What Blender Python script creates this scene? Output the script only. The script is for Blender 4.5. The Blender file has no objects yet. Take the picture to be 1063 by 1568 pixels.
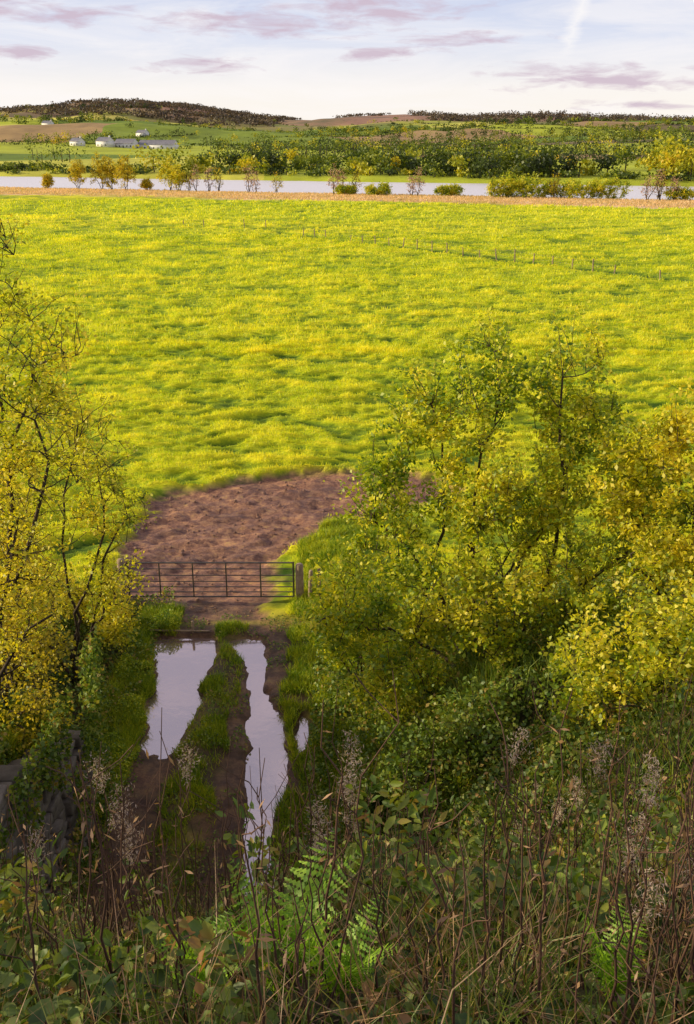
import bpy, math, numpy as np
from mathutils import Vector
rng=np.random.default_rng(7)
SC=bpy.context.scene
COL=SC.collection
# ------------------------------------------------------------------ noise
def _h(ix,iy,s):
    n=(ix.astype(np.int64)*374761393+iy.astype(np.int64)*668265263+s*974634777)&0xffffffff
    n=((n^(n>>13))*1274126177)&0xffffffff
    n=(n^(n>>16))&0xffffffff
    return n/4294967295.0
def vn(x,y,s=0):
    x=np.asarray(x,float);y=np.asarray(y,float)
    ix=np.floor(x);iy=np.floor(y);fx=x-ix;fy=y-iy
    fx=fx*fx*(3-2*fx);fy=fy*fy*(3-2*fy)
    a=_h(ix,iy,s);b=_h(ix+1,iy,s);c=_h(ix,iy+1,s);d=_h(ix+1,iy+1,s)
    return (a*(1-fx)+b*fx)*(1-fy)+(c*(1-fx)+d*fx)*fy
def fbm(x,y,s=0,o=4):
    r=0;a=.5;t=0
    for i in range(o):
        r=r+a*vn(x*2**i+i*17.3,y*2**i-i*9.1,s+i);t+=a;a*=.5
    return r/t
def ss(a,b,x):
    t=np.clip((x-a)/(b-a),0,1);return t*t*(3-2*t)
# ------------------------------------------------------------------ layout curves
def near_edge(x): return 256-.36*np.clip(x,-250,250)
def far_edge(x): return 362-.37*np.clip(x,-250,250)
MUD=np.array([(-6.6,23.5),(-7.06,28),(-7.6,31.5),(-7.1,34.2),(-4.9,36.4),(-2.1,37.6),(1.3,38),(4,37.6),(4.5,35),(1.2,33.3),(-.9,30.8),(-1.9,29),(-2.2,27),(-1.9,23.5)])
def inpoly(x,y,P):
    r=np.zeros(x.shape,bool);j=len(P)-1
    for i in range(len(P)):
        xi,yi=P[i];xj,yj=P[j]
        c=((yi>y)!=(yj>y))&(x<(xj-xi)*(y-yi)/(yj-yi+1e-9)+xi)
        r^=c;j=i
    return r
def mudmask(x,y):
    px=x+(fbm(x*.9,y*.9,31)-.5)*1.6+(vn(x*4,y*4,8)-.5)*.35;py=y+(fbm(x*.9,y*.9,37)-.5)*1.6+(vn(x*4,y*4,9)-.5)*.35
    m=0
    for dx,dy in ((0,0),(.2,0),(-.2,0),(0,.3),(0,-.3)):
        m=m+inpoly(px+dx,py+dy,MUD)
    return m/5.
def rutline(x,y):
    dl=(y-(138-1.24*(x+3)))/1.6+(fbm(x/5,y/5,44,2)-.5)*1.2
    d2=(y-(157-.27*(x+25)))+(vn(x/4,y/4,45)-.5)*2
    return np.exp(-(dl/.8)**2)*ss(-14,-6,x)*ss(55,45,x)+np.exp(-(d2/.9)**2)*ss(-30,-25,x)*ss(-4,-9,x)
def tuss(x,y):
    yy=y+(fbm(x/3.5,y/6,15,2)-.5)*1.6
    a=vn(x/1.8,yy/.6,21);b=vn(x/.85+9,yy/.33,22);c=vn(x/.4,y/.24,29)
    k=ss(60,130,y)
    far=fbm(x/4,yy/1.5,33,3)
    st=np.sin((y+.05*x+(fbm(x/30,y/14,16,2)-.5)*6)*2*math.pi/5)*.045*ss(40,70,y)
    return (a*.45+b*.32+c*.23)*(1-.5*k)+far*.5*k+st-.45*rutline(x,y)
def ruts(x,y):
    n=(fbm(x*1.7,y*1.7,5)-.5)
    cr=np.interp(y,[12,14,15.7,17.4,19.8,21.3,22.5,23.5,25],[-1.5,-1.55,-1.73,-1.67,-1.85,-2.22,-2.32,-2.7,-2.7])
    wr=np.interp(y,[12,14,15.7,17.4,19.8,20.8,22.3,23.5,25],[.33,.3,.24,.38,.4,.2,.22,.5,.5])
    cl=np.interp(y,[12,18.6,19.5,21.3,23.6],[-3.9,-4.1,-4.1,-4.1,-4.35])
    wl=np.interp(y,[12,18.3,19.5,21.3,23.6],[.35,.35,.5,.56,.82])
    end=ss(24.1,23.6,y+n*.8)
    R=ss(1.35,.75,np.abs(x-cr)/wr+n*.9)*end*ss(11,12,y)
    Lw=ss(1.35,.75,np.abs(x-cl)/wl+n*.9)*end
    L=Lw*(.4+.6*ss(18.2,19.0,y+n))
    S=ss(1.3,.7,np.hypot((x+.98)/.2,(y-19.3)/.8)+n)
    return np.maximum(np.maximum(R,L),S*.8)
def corridor(x,y):
    return ss(-5.4,-4.9,x)*ss(-.6,-1.1,x)*ss(25.5,24,y)
def H(x,y,fine=True):
    x=np.asarray(x,float);y=np.asarray(y,float)
    x,y=np.broadcast_arrays(x,y)
    ym=y+(fbm(x*.55,x*0+3.3,13)-.5)*3.4*ss(3,7,y)+.35*np.exp(-((x+1.9)/1.2)**2)*ss(3,7,y)
    mound=np.interp(ym,[-80,-3,0,3,6,8,10,11.6],[11.4,11.2,10.85,9.2,7.0,4.9,2.2,0])
    mound=mound+(fbm(x*.6,y*.6,3)-.5)*.9*ss(12,9,y)*ss(.5,3,y)
    pr=np.interp(y,[6,8,12,16,20,24,28,32],[6.2,5.6,4.6,3.3,2.1,1.15,.45,0])
    pl=np.interp(y,[6,10,14,18,20.5,22.5,25,28,31],[6.4,5.2,4.2,3.3,2.4,1.2,.5,.2,0])
    wr=.3*ss(.62,.85,x)+.7*ss(.85,5,x); sr=ss(-1.1,3.6,x); k=ss(14.3,15.6,y)
    rr=wr*(1-k)+sr*k
    wl=.8*ss(-5.0,-5.2,x)+.2*ss(-5.2,-8,x); sl=ss(-5.1,-8.2,x); k=ss(14.5,16.5,y)
    rl=wl*(1-k)+sl*k
    bank=pr*rr+pl*rl
    rough=(fbm(x*.7,y*.7,11)-.5)*.9*ss(.2,1.5,bank)
    z=np.maximum(mound,bank+rough)
    inc=corridor(x,y)*ss(.8,.2,mound)
    if fine:
        z=z+inc*(.07+.11*(fbm(x*2.5,y*2.5,8)-.5)-.2*ruts(x,y)+.1*np.exp(-((x+3.15)/.3)**2))
    mud=mudmask(x,y)*ss(24,25,y) if fine else 0
    fld=ss(22,30,y)*(1-inc)*ss(1.2,.1,bank)
    if fine:
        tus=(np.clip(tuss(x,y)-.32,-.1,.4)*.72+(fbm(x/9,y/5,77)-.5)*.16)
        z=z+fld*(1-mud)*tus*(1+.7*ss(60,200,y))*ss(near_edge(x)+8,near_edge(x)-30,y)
        mr=(fbm(x*1.6,y*3.2,51)-.5)*.22+(fbm(x*5,y*7,52)-.5)*.16
        arc=np.sin((np.hypot(x-3,(y-22)*1.0))*5.2+fbm(x,y,4)*3)*.035
        z=z+fld*mud*(mr+arc-.05)
    z=z+.4*np.exp(-((x+.2)/1.3)**2-((y-28.9)/2.4)**2)*(1-mud)
    ne=near_edge(x)+(fbm(x/14,y/14,61)-.5)*9; fe=far_edge(x)+(fbm(x/20,y/20,62)-.5)*10
    inr=ss(ne,ne+3,y)*ss(fe+3,fe-3,y)
    z=z-inr*2.5
    s=y-fe
    xx=x/2700*1627+531.5
    sky=np.interp(xx,[-1500,-400,0,60,100,150,200,300,350,420,480,540,620,670,700,760,800,860,950,1063,1400,2500],
      [180,176,175,173,167,157,158,166,174,184,186,180,177,182,186,184,182,186,186,188,186,185])
    zr=12.5+(214.5-sky)/1524*.878*2700
    far=np.interp(s,[-5,8,60,500,950],[-1,.7,1.6,6,14])
    t=np.clip((y-1150)/(2700-1150),0,1)
    und=(fbm(x/260,y/180,71)-.5)*38*ss(500,1500,y)*ss(2700,2300,y)
    far=far+(zr-12)*(t**1.2)*ss(3900,2800,y)+und
    z=np.where(s>-3,np.maximum(far,z-.0)*ss(-3,3,s)+z*(1-ss(-3,3,s)),z)
    return z
# ------------------------------------------------------------------ mesh util
def mk(name,V,F,mat,rnd=None,smooth=False,parent=None,cols=None):
    V=np.asarray(V,np.float32).reshape(-1,3);F=np.asarray(F,np.int32).reshape(-1,4)
    me=bpy.data.meshes.new(name)
    me.vertices.add(len(V));me.vertices.foreach_set('co',V.ravel())
    me.loops.add(F.size);me.loops.foreach_set('vertex_index',F.ravel())
    me.polygons.add(len(F))
    me.polygons.foreach_set('loop_start',np.arange(0,F.size,4,dtype=np.int32))
    if smooth: me.polygons.foreach_set('use_smooth',np.ones(len(F),bool))
    me.update(calc_edges=True)
    if rnd is not None:
        a=me.attributes.new('rnd','FLOAT','FACE');a.data.foreach_set('value',np.asarray(rnd,np.float32))
    if cols:
        for k,c in cols.items():
            a=me.attributes.new(k,'FLOAT_COLOR','POINT');a.data.foreach_set('color',np.asarray(c,np.float32).ravel())
    me.materials.append(mat)
    o=bpy.data.objects.new(name,me);COL.objects.link(o)
    if parent: o.parent=parent
    return o
def empty(name,loc=(0,0,0)):
    o=bpy.data.objects.new(name,None);COL.objects.link(o);o.location=loc;o.empty_display_size=.2;return o
def unit(v): return v/(np.linalg.norm(v,axis=-1,keepdims=True)+1e-9)
def tubes(S,k=5):
    p0=np.array([s[0] for s in S],float);p1=np.array([s[1] for s in S],float)
    r0=np.array([s[2] for s in S])[:,None];r1=np.array([s[3] for s in S])[:,None]
    d=unit(p1-p0);ref=np.where(np.abs(d[:,2:3])>.95,np.array([[1.,0,0]]),np.array([[0,0,1.]]))
    u=unit(np.cross(d,ref));v=np.cross(d,u)
    V=[];n=len(S)
    for (p,r) in ((p0,r0),(p1,r1)):
        for i in range(k):
            a=2*math.pi*i/k
            V.append(p+r*(u*math.cos(a)+v*math.sin(a)))
    V=np.stack(V,1).reshape(-1,3)
    b=(np.arange(n)*2*k)[:,None]
    F=np.concatenate([np.concatenate([b+i,b+(i+1)%k,b+k+(i+1)%k,b+k+i],1)[:,None,:] for i in range(k)],1).reshape(-1,4)
    return V,F
def leaves(C,size,up=0.3,aspect=.6,N=None,D=None,fold=.25,hexa=False,rg=None):
    rg=rg or rng
    n=len(C);C=np.asarray(C,float)
    size=np.broadcast_to(np.asarray(size,float),(n,))[:,None]*rg.uniform(.65,1.3,(n,1))
    if N is None:
        N=rg.normal(size=(n,3));N[:,2]=np.abs(N[:,2])+up
        N=unit(N)
    if D is None: D=rg.normal(size=(n,3))
    D=unit(D-N*np.sum(D*N,1,keepdims=True));B=np.cross(N,D)
    a=size*aspect*.5;h=size*.5
    if not hexa:
        V=np.stack([C-D*h,C+B*a+N*a*fold,C+D*h,C-B*a+N*a*fold],1).reshape(-1,3)
        F=np.arange(n*4).reshape(-1,4);return V,F,rg.random(n)
    V=np.stack([C-D*h,C-D*h*.35+B*a+N*a*fold,C+D*h*.35+B*a*.8+N*a*fold,C+D*h-N*h*.2,C+D*h*.35-B*a*.8+N*a*fold,C-D*h*.35-B*a+N*a*fold],1).reshape(-1,3)
    b=(np.arange(n)*6)[:,None]
    F=np.stack([np.concatenate([b,b+1,b+2,b+3],1),np.concatenate([b,b+3,b+4,b+5],1)],1).reshape(-1,4)
    return V,F,np.repeat(rg.random(n),2)
def blades(P,h,w,lean=.35,rg=None,R=None):
    rg=rg or rng
    n=len(P);h=np.broadcast_to(h,(n,))[:,None]*rg.uniform(.6,1.3,(n,1));w=np.broadcast_to(w,(n,))[:,None]
    a=rg.uniform(0,2*math.pi,n);s=np.stack([np.cos(a),np.sin(a),0*a],1)
    l=rg.normal(size=(n,3))*lean;l[:,2]=1
    l=unit(l)
    m=P+l*h*.55
    t=P+l*h+np.array([[0,0,-.12]])*h+s[:,[1,0,2]]*h*.2
    V=np.stack([P-s*w*.5,P+s*w*.5,m+s*w*.4,t,m-s*w*.4,t+s*w*.08],1).reshape(-1,3)
    b=(np.arange(n)*6)[:,None]
    F=np.stack([np.concatenate([b,b+1,b+2,b+4],1),np.concatenate([b+4,b+2,b+5,b+3],1)],1).reshape(-1,4)
    rr=rg.random(n)
    if R is not None: rr=np.clip(rr*.6+R,0,1)
    return V,F,np.repeat(rr,2)
def join(parts):
    V=[];F=[];R=[];o=0
    for v,f,r in parts:
        V.append(v);F.append(f+o);R.append(r);o+=len(v)
    return np.concatenate(V),np.concatenate(F),np.concatenate(R)
# ------------------------------------------------------------------ materials
def mat(name):
    m=bpy.data.materials.new(name);m.use_nodes=True;nt=m.node_tree;nt.nodes.clear()
    out=nt.nodes.new('ShaderNodeOutputMaterial');return m,nt,out
def ramp(nt,stops):
    r=nt.nodes.new('ShaderNodeValToRGB');e=r.color_ramp.elements
    while len(e)<len(stops):e.new(.5)
    for i,(p,c) in enumerate(stops):
        e[i].position=p;e[i].color=(*c,1)
    return r
def noise(nt,scale,detail=4,vec=None,rough=.6):
    n=nt.nodes.new('ShaderNodeTexNoise');n.inputs['Scale'].default_value=scale;n.inputs['Detail'].default_value=detail
    n.inputs['Roughness'].default_value=rough
    if vec:nt.links.new(vec,n.inputs['Vector'])
    return n
def leafmat(name,stops,trans=.45,clump=1.2,gl=.03):
    m,nt,out=mat(name);L=nt.links.new
    at=nt.nodes.new('ShaderNodeAttribute');at.attribute_name='rnd'
    geo=nt.nodes.new('ShaderNodeNewGeometry')
    nz=noise(nt,clump,2,geo.outputs['Position'])
    ad=nt.nodes.new('ShaderNodeMath');ad.operation='MULTIPLY_ADD';L(nz.outputs['Fac'],ad.inputs[0]);ad.inputs[1].default_value=1.4;ad.inputs[2].default_value=-.7
    a2=nt.nodes.new('ShaderNodeMath');a2.operation='ADD';L(at.outputs['Fac'],a2.inputs[0]);L(ad.outputs[0],a2.inputs[1])
    r=ramp(nt,stops);L(a2.outputs[0],r.inputs[0])
    d=nt.nodes.new('ShaderNodeBsdfDiffuse');t=nt.nodes.new('ShaderNodeBsdfTranslucent')
    L(r.outputs[0],d.inputs[0])
    hs=nt.nodes.new('ShaderNodeMixRGB');hs.blend_type='MULTIPLY';hs.inputs[0].default_value=1;L(r.outputs[0],hs.inputs[1]);hs.inputs[2].default_value=(1.22,1.15,.5,1)
    L(hs.outputs[0],t.inputs[0])
    mx=nt.nodes.new('ShaderNodeMixShader');mx.inputs[0].default_value=trans;L(d.outputs[0],mx.inputs[1]);L(t.outputs[0],mx.inputs[2])
    g=nt.nodes.new('ShaderNodeBsdfGlossy');g.inputs['Roughness'].default_value=.5;g.inputs[0].default_value=(.9,.9,.9,1)
    m2=nt.nodes.new('ShaderNodeMixShader');m2.inputs[0].default_value=gl;L(mx.outputs[0],m2.inputs[1]);L(g.outputs[0],m2.inputs[2])
    L(m2.outputs[0],out.inputs[0]);return m
def solid(name,stops,scale=6,rough=.8,metal=0,bump=.3,bscale=None,spec=.3):
    m,nt,out=mat(name);L=nt.links.new
    tc=nt.nodes.new('ShaderNodeTexCoord')
    nz=noise(nt,scale,6,tc.outputs['Object']);r=ramp(nt,stops);L(nz.outputs['Fac'],r.inputs[0])
    p=nt.nodes.new('ShaderNodeBsdfPrincipled');L(r.outputs[0],p.inputs['Base Color']);p.inputs['Roughness'].default_value=rough;p.inputs['Metallic'].default_value=metal
    p.inputs['Specular IOR Level'].default_value=spec
    b=nt.nodes.new('ShaderNodeBump');b.inputs['Strength'].default_value=bump;b.inputs['Distance'].default_value=.02
    n2=noise(nt,bscale or scale*4,6,tc.outputs['Object']);L(n2.outputs['Fac'],b.inputs['Height']);L(b.outputs[0],p.inputs['Normal'])
    L(p.outputs[0],out.inputs[0]);return m
M_hedge=leafmat('hawthorn_leaf',[(0,(.11,.22,.012)),(.4,(.36,.45,.018)),(.72,(.76,.72,.035)),(1,(.95,.82,.08))],.5,.7)
M_gold=leafmat('golden_leaf',[(0,(.22,.24,.012)),(.5,(.56,.48,.02)),(1,(.86,.66,.04))],.5,.8)
M_yel=leafmat('yellow_spring_leaf',[(0,(.20,.30,.010)),(.45,(.58,.57,.02)),(1,(.95,.78,.06))],.5,.8)
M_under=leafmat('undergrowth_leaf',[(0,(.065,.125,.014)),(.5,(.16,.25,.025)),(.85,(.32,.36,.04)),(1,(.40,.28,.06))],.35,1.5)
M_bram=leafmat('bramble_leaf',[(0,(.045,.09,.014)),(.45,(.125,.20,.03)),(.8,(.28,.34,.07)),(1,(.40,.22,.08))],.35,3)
M_fern=leafmat('fern_leaf',[(0,(.16,.34,.02)),(1,(.38,.60,.035))],.4,3)
M_grass=leafmat('field_grass_blade',[(0,(.13,.26,.010)),(.35,(.40,.53,.014)),(.75,(.74,.77,.02)),(1,(.92,.86,.05))],.5,.35)
M_tgrass=leafmat('verge_grass_blade',[(0,(.12,.23,.01)),(.5,(.29,.40,.018)),(1,(.62,.62,.03))],.4,1)
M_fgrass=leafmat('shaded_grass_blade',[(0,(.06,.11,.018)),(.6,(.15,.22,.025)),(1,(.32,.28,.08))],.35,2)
M_dead=leafmat('dead_grass_blade',[(0,(.18,.10,.05)),(1,(.5,.31,.18))],.3,2)
M_fluff=leafmat('seed_fluff',[(0,(.40,.29,.26)),(1,(.76,.61,.55))],.4,4)
M_far1=leafmat('distant_leaf',[(0,(.035,.055,.012)),(.3,(.10,.15,.015)),(.55,(.30,.34,.02)),(.8,(.62,.55,.025)),(1,(.66,.45,.03))],.35,.03)
M_far2=leafmat('distant_wood',[(0,(.06,.055,.05)),(.5,(.115,.09,.065)),(1,(.19,.135,.075))],.2,.02)
M_pink=leafmat('bare_twig_haze',[(0,(.45,.28,.2)),(1,(.75,.5,.33))],.3,1)
M_bark=solid('bark',[(0.3,(.035,.026,.018)),(.7,(.10,.072,.045))],5,.9,0,.6)
M_stalk=solid('dead_stalk_brown',[(0.3,(.055,.028,.02)),(.7,(.15,.08,.052))],3,.8,0,.2)
M_stone=solid('retaining_stone',[(0.25,(.07,.06,.05)),(.6,(.21,.18,.15)),(.8,(.12,.13,.06))],2.5,.9,0,.9,9)
M_metal=solid('galvanised_steel',[(0.3,(.10,.09,.09)),(.7,(.2,.18,.17))],6,.5,.7,.1)
M_wood=solid('weathered_wood',[(0.3,(.20,.14,.09)),(.7,(.45,.33,.22))],8,.85,0,.5)
M_white=solid('white_render',[(0.3,(.7,.68,.65)),(.7,(.82,.8,.78))],.3,.8)
M_roof=solid('slate_roof',[(0.3,(.16,.16,.19)),(.7,(.26,.25,.28))],.5,.7)
M_glass=solid('dark_window',[(0.3,(.02,.02,.025)),(.7,(.03,.03,.04))],1,.2)
def groundmat():
    m,nt,out=mat('ground_mixed');L=nt.links.new
    geo=nt.nodes.new('ShaderNodeNewGeometry');P=geo.outputs['Position']
    A=nt.nodes.new('ShaderNodeAttribute');A.attribute_name='mask'
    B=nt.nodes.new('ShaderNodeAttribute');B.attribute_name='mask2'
    sa=nt.nodes.new('ShaderNodeSeparateColor');L(A.outputs['Color'],sa.inputs[0])
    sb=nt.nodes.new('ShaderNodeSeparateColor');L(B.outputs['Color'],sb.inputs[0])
    def mp(s):
        k=nt.nodes.new('ShaderNodeMapping');L(P,k.inputs[0]);k.inputs['Scale'].default_value=s;return k.outputs[0]
    n1=noise(nt,1,6,mp((1.1,2.6,1)),.78)
    ad=nt.nodes.new('ShaderNodeMath');ad.operation='MULTIPLY_ADD';L(sb.outputs[2],ad.inputs[0]);ad.inputs[1].default_value=1.4  # low tussock ground darkened: shade streaks painted into grass colour, plus dark rut earth
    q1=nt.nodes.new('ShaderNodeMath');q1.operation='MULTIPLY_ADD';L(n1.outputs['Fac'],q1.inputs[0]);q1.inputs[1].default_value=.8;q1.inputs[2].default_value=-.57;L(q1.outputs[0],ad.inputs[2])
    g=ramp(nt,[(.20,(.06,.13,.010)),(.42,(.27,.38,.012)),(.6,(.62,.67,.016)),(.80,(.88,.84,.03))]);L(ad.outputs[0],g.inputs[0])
    n1b=noise(nt,1,4,mp((.015,.04,1)),.65);gb=ramp(nt,[(.35,(.74,.82,.8)),(.65,(1.1,1.0,1.1))]);L(n1b.outputs['Fac'],gb.inputs[0])
    def mul(a,b):
        q=nt.nodes.new('ShaderNodeMixRGB');q.blend_type='MULTIPLY';q.inputs[0].default_value=1;L(a,q.inputs[1]);L(b,q.inputs[2]);return q.outputs[0]
    def mix(f,a,b):
        q=nt.nodes.new('ShaderNodeMixRGB');L(f,q.inputs[0]);L(a,q.inputs[1]);L(b,q.inputs[2]);return q.outputs[0]
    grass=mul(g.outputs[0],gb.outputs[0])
    n2=noise(nt,2.6,9,P,.8);mu=ramp(nt,[(.3,(.09,.045,.042)),(.47,(.28,.145,.105)),(.58,(.54,.30,.17)),(.7,(.62,.50,.12))]);L(n2.outputs['Fac'],mu.inputs[0])
    n2b=noise(nt,.5,4,P,.6);mub=ramp(nt,[(.35,(.62,.60,.66)),(.62,(1.15,1.08,1.0))]);L(n2b.outputs['Fac'],mub.inputs[0]);mud_c=mul(mu.outputs[0],mub.outputs[0])
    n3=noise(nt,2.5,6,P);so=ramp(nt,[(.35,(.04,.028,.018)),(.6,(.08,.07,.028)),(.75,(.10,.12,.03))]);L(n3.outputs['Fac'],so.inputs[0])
    n4=noise(nt,1,6,mp((.1,.5,1)),.7);st=ramp(nt,[(.3,(.50,.42,.10)),(.5,(.84,.56,.30)),(.7,(.92,.66,.42))]);L(n4.outputs['Fac'],st.inputs[0])
    vo=nt.nodes.new('ShaderNodeTexVoronoi');vo.inputs['Scale'].default_value=1
    wn=noise(nt,.004,2,P);wp=nt.nodes.new('ShaderNodeVectorMath');wp.operation='MULTIPLY_ADD'
    L(mp((.0038,.0046,0)),wp.inputs[0]);wp.inputs[1].default_value=(1,1,0);
    sc=nt.nodes.new('ShaderNodeVectorMath');sc.operation='SCALE';L(wn.outputs['Color'],sc.inputs[0]);sc.inputs['Scale'].default_value=.5;L(sc.outputs[0],wp.inputs[2])
    L(wp.outputs[0],vo.inputs['Vector'])
    sv=nt.nodes.new('ShaderNodeSeparateColor');L(vo.outputs['Color'],sv.inputs[0])
    fr=ramp(nt,[(0,(.18,.27,.025)),(.2,(.50,.56,.04)),(.42,(.80,.74,.12)),(.55,(.26,.34,.03)),(.72,(.45,.30,.13)),(.82,(.66,.64,.08)),(.95,(.22,.17,.08))]);L(sv.outputs[0],fr.inputs[0]);fr.color_ramp.interpolation='CONSTANT'
    n5=noise(nt,.03,5,P);fv=ramp(nt,[(.3,(.6,.6,.65)),(.7,(1.05,1.05,1))]);L(n5.outputs['Fac'],fv.inputs[0])
    farc=mul(fr.outputs[0],fv.outputs[0])
    n6=noise(nt,.006,6,P,.7);mo=ramp(nt,[(.35,(.15,.12,.08)),(.5,(.34,.19,.13)),(.65,(.44,.25,.17))]);L(n6.outputs['Fac'],mo.inputs[0])
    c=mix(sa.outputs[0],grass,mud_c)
    c=mix(sa.outputs[1],c,st.outputs[0])
    c=mix(sa.outputs[2],c,farc)
    c=mix(sb.outputs[1],c,mo.outputs[0])
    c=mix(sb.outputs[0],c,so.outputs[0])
    p=nt.nodes.new('ShaderNodeBsdfPrincipled');L(c,p.inputs['Base Color']);p.inputs['Specular IOR Level'].default_value=.2
    rr=nt.nodes.new('ShaderNodeMapRange');L(sa.outputs[0],rr.inputs[0]);rr.inputs[3].default_value=.9;rr.inputs[4].default_value=.5;L(rr.outputs[0],p.inputs['Roughness'])
    nb=noise(nt,1,9,mp((5,9,5)),.85);b=nt.nodes.new('ShaderNodeBump');b.inputs['Strength'].default_value=.9;b.inputs['Distance'].default_value=.12
    L(nb.outputs['Fac'],b.inputs['Height']);L(b.outputs[0],p.inputs['Normal'])
    L(p.outputs[0],out.inputs[0]);return m
M_ground=groundmat()
# ------------------------------------------------------------------ terrain
ys=list(np.arange(-6,2,.4))+list(np.arange(2,45,.12));st=.12
while ys[-1]<262: st*=1.006;ys.append(ys[-1]+st)
while ys[-1]<7000: st*=1.022;ys.append(ys[-1]+st)
ys=[-400,-200,-100,-50,-25,-12]+ys
xp=list(np.arange(0,12,.15));st=.15
while xp[-1]<4500: st*=1.025;xp.append(xp[-1]+st)
xs=np.array([-v for v in xp[:0:-1]]+xp);ys=np.array(ys)
X,Y=np.meshgrid(xs,ys);Z=H(X,Y)
V=np.stack([X,Y,Z],-1).reshape(-1,3)
nx=len(xs);ny=len(ys)
i=(np.arange(ny-1)[:,None]*nx+np.arange(nx-1)[None,:]).ravel()
F=np.stack([i,i+1,i+nx+1,i+nx],1)
mud=mudmask(X,Y)*ss(24,25,Y);inc=corridor(X,Y)*(Z<1.2)
strip=np.exp(-((X+3.15+(fbm(X,Y,9)-.5)*.5)/.33)**2)
mudm=np.maximum(mud,inc*(1-.4*strip))
ne=near_edge(X);n=(fbm(X/20,Y/12,91)-.5)*22
straw=ss(ne-38,ne-30,Y+n)*(Y<ne+20)
fe=far_edge(X);farm=ss(fe-20,fe,Y)
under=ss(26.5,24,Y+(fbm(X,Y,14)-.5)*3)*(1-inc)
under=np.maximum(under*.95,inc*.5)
moor=ss(1900,2300,Y+(fbm(X/200,Y/200,99)-.5)*700)
one=np.ones_like(X)
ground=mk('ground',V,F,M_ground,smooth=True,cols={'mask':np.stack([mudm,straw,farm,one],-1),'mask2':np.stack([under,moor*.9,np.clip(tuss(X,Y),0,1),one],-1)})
# ------------------------------------------------------------------ water
def watermat(name,diff,g,rough,bsc,bst,bd=.02,tint=(.97,.96,1)):
    m,nt,out=mat(name);L=nt.links.new
    geo=nt.nodes.new('ShaderNodeNewGeometry')
    k=nt.nodes.new('ShaderNodeMapping');L(geo.outputs['Position'],k.inputs[0]);k.inputs['Scale'].default_value=bsc
    nz=noise(nt,1,3,k.outputs[0]);b=nt.nodes.new('ShaderNodeBump');b.inputs['Strength'].default_value=bst;b.inputs['Distance'].default_value=bd;L(nz.outputs['Fac'],b.inputs['Height'])
    d=nt.nodes.new('ShaderNodeBsdfDiffuse');d.inputs[0].default_value=(*diff,1)
    gl=nt.nodes.new('ShaderNodeBsdfGlossy');gl.inputs[0].default_value=(*tint,1);gl.inputs['Roughness'].default_value=rough
    L(b.outputs[0],gl.inputs['Normal'])
    mx=nt.nodes.new('ShaderNodeMixShader');mx.inputs[0].default_value=g;L(d.outputs[0],mx.inputs[1]);L(gl.outputs[0],mx.inputs[2]);L(mx.outputs[0],out.inputs[0]);return m
M_river=watermat('river_water',(.85,.80,.76),.7,.45,(.3,1.2,1),.9,.35,(1,.98,.99))
M_pud=watermat('puddle_water',(.24,.17,.14),.56,.06,(3,3,1),.12,.02,(1,.87,.87))
rx=np.array([-3000,-600,-250,250,600,3000.]);RV=[];
for x in rx: RV+= [(x,near_edge(x)-6,-1.0),(x,far_edge(x)+8,-1.0)]
mk('river',RV,[(2*k,2*k+2,2*k+3,2*k+1) for k in range(5)],M_river)
mk('puddle',[(-5.4,17.8,-.04),(-3.35,17.8,-.04),(-3.35,24.3,-.04),(-5.4,24.3,-.04)],[(0,1,2,3)],M_pud)
mk('puddle',[(-3.3,11.8,-.04),(-.7,11.8,-.04),(-.7,24.3,-.04),(-3.3,24.3,-.04)],[(0,1,2,3)],M_pud)
# ------------------------------------------------------------------ field grass
def field(n,y0,y1,h,w0,seed,pw=1.25):
    r=np.random.default_rng(seed)
    y=y0+(y1-y0)*r.random(n)**pw;x=(r.random(n)*2-1)*(.40*y+3)
    T=tuss(x,y)
    keep=(r.random(n)<np.clip((T-.39)*6,.07,1))&(mudmask(x,y)<.3)&(y>24)&~((x>-7)&(x<-1.7)&(y<28))&(y<near_edge(x)-36)
    x=x[keep];y=y[keep];T=T[keep]
    z=H(x,y)-.02
    P=np.stack([x,y,z],1)
    return blades(P,h*np.clip(.45+1.3*(T-.35)*2.3,.4,1.5)*(y/50)**.3,w0*y/40,.5,r,(T-.36)*1.4)  # blades in tussock hollows tinted darker, continuing the painted shade streaks
parts=[field(400000,25,65,.155,.020,1),field(260000,60,140,.2,.025,2),field(80000,135,225,.2,.032,3,1)]
V,F,R=join(parts);mk('field_grass',V,F,M_grass,R)
r=np.random.default_rng(5);n=50000
x=r.uniform(-120,110,n);y=near_edge(x)+2-36*r.random(n)
P=np.stack([x,y,H(x,y)-.05],1);P=P[P[:,2]>-1.1]
V,F,R=blades(P,.5,.16,.4,r);M_straw=leafmat('straw_reed',[(0,(.50,.40,.16)),(1,(.90,.64,.40))],.4,.1)
mk('straw_reeds',V,F,M_straw,R)
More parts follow.
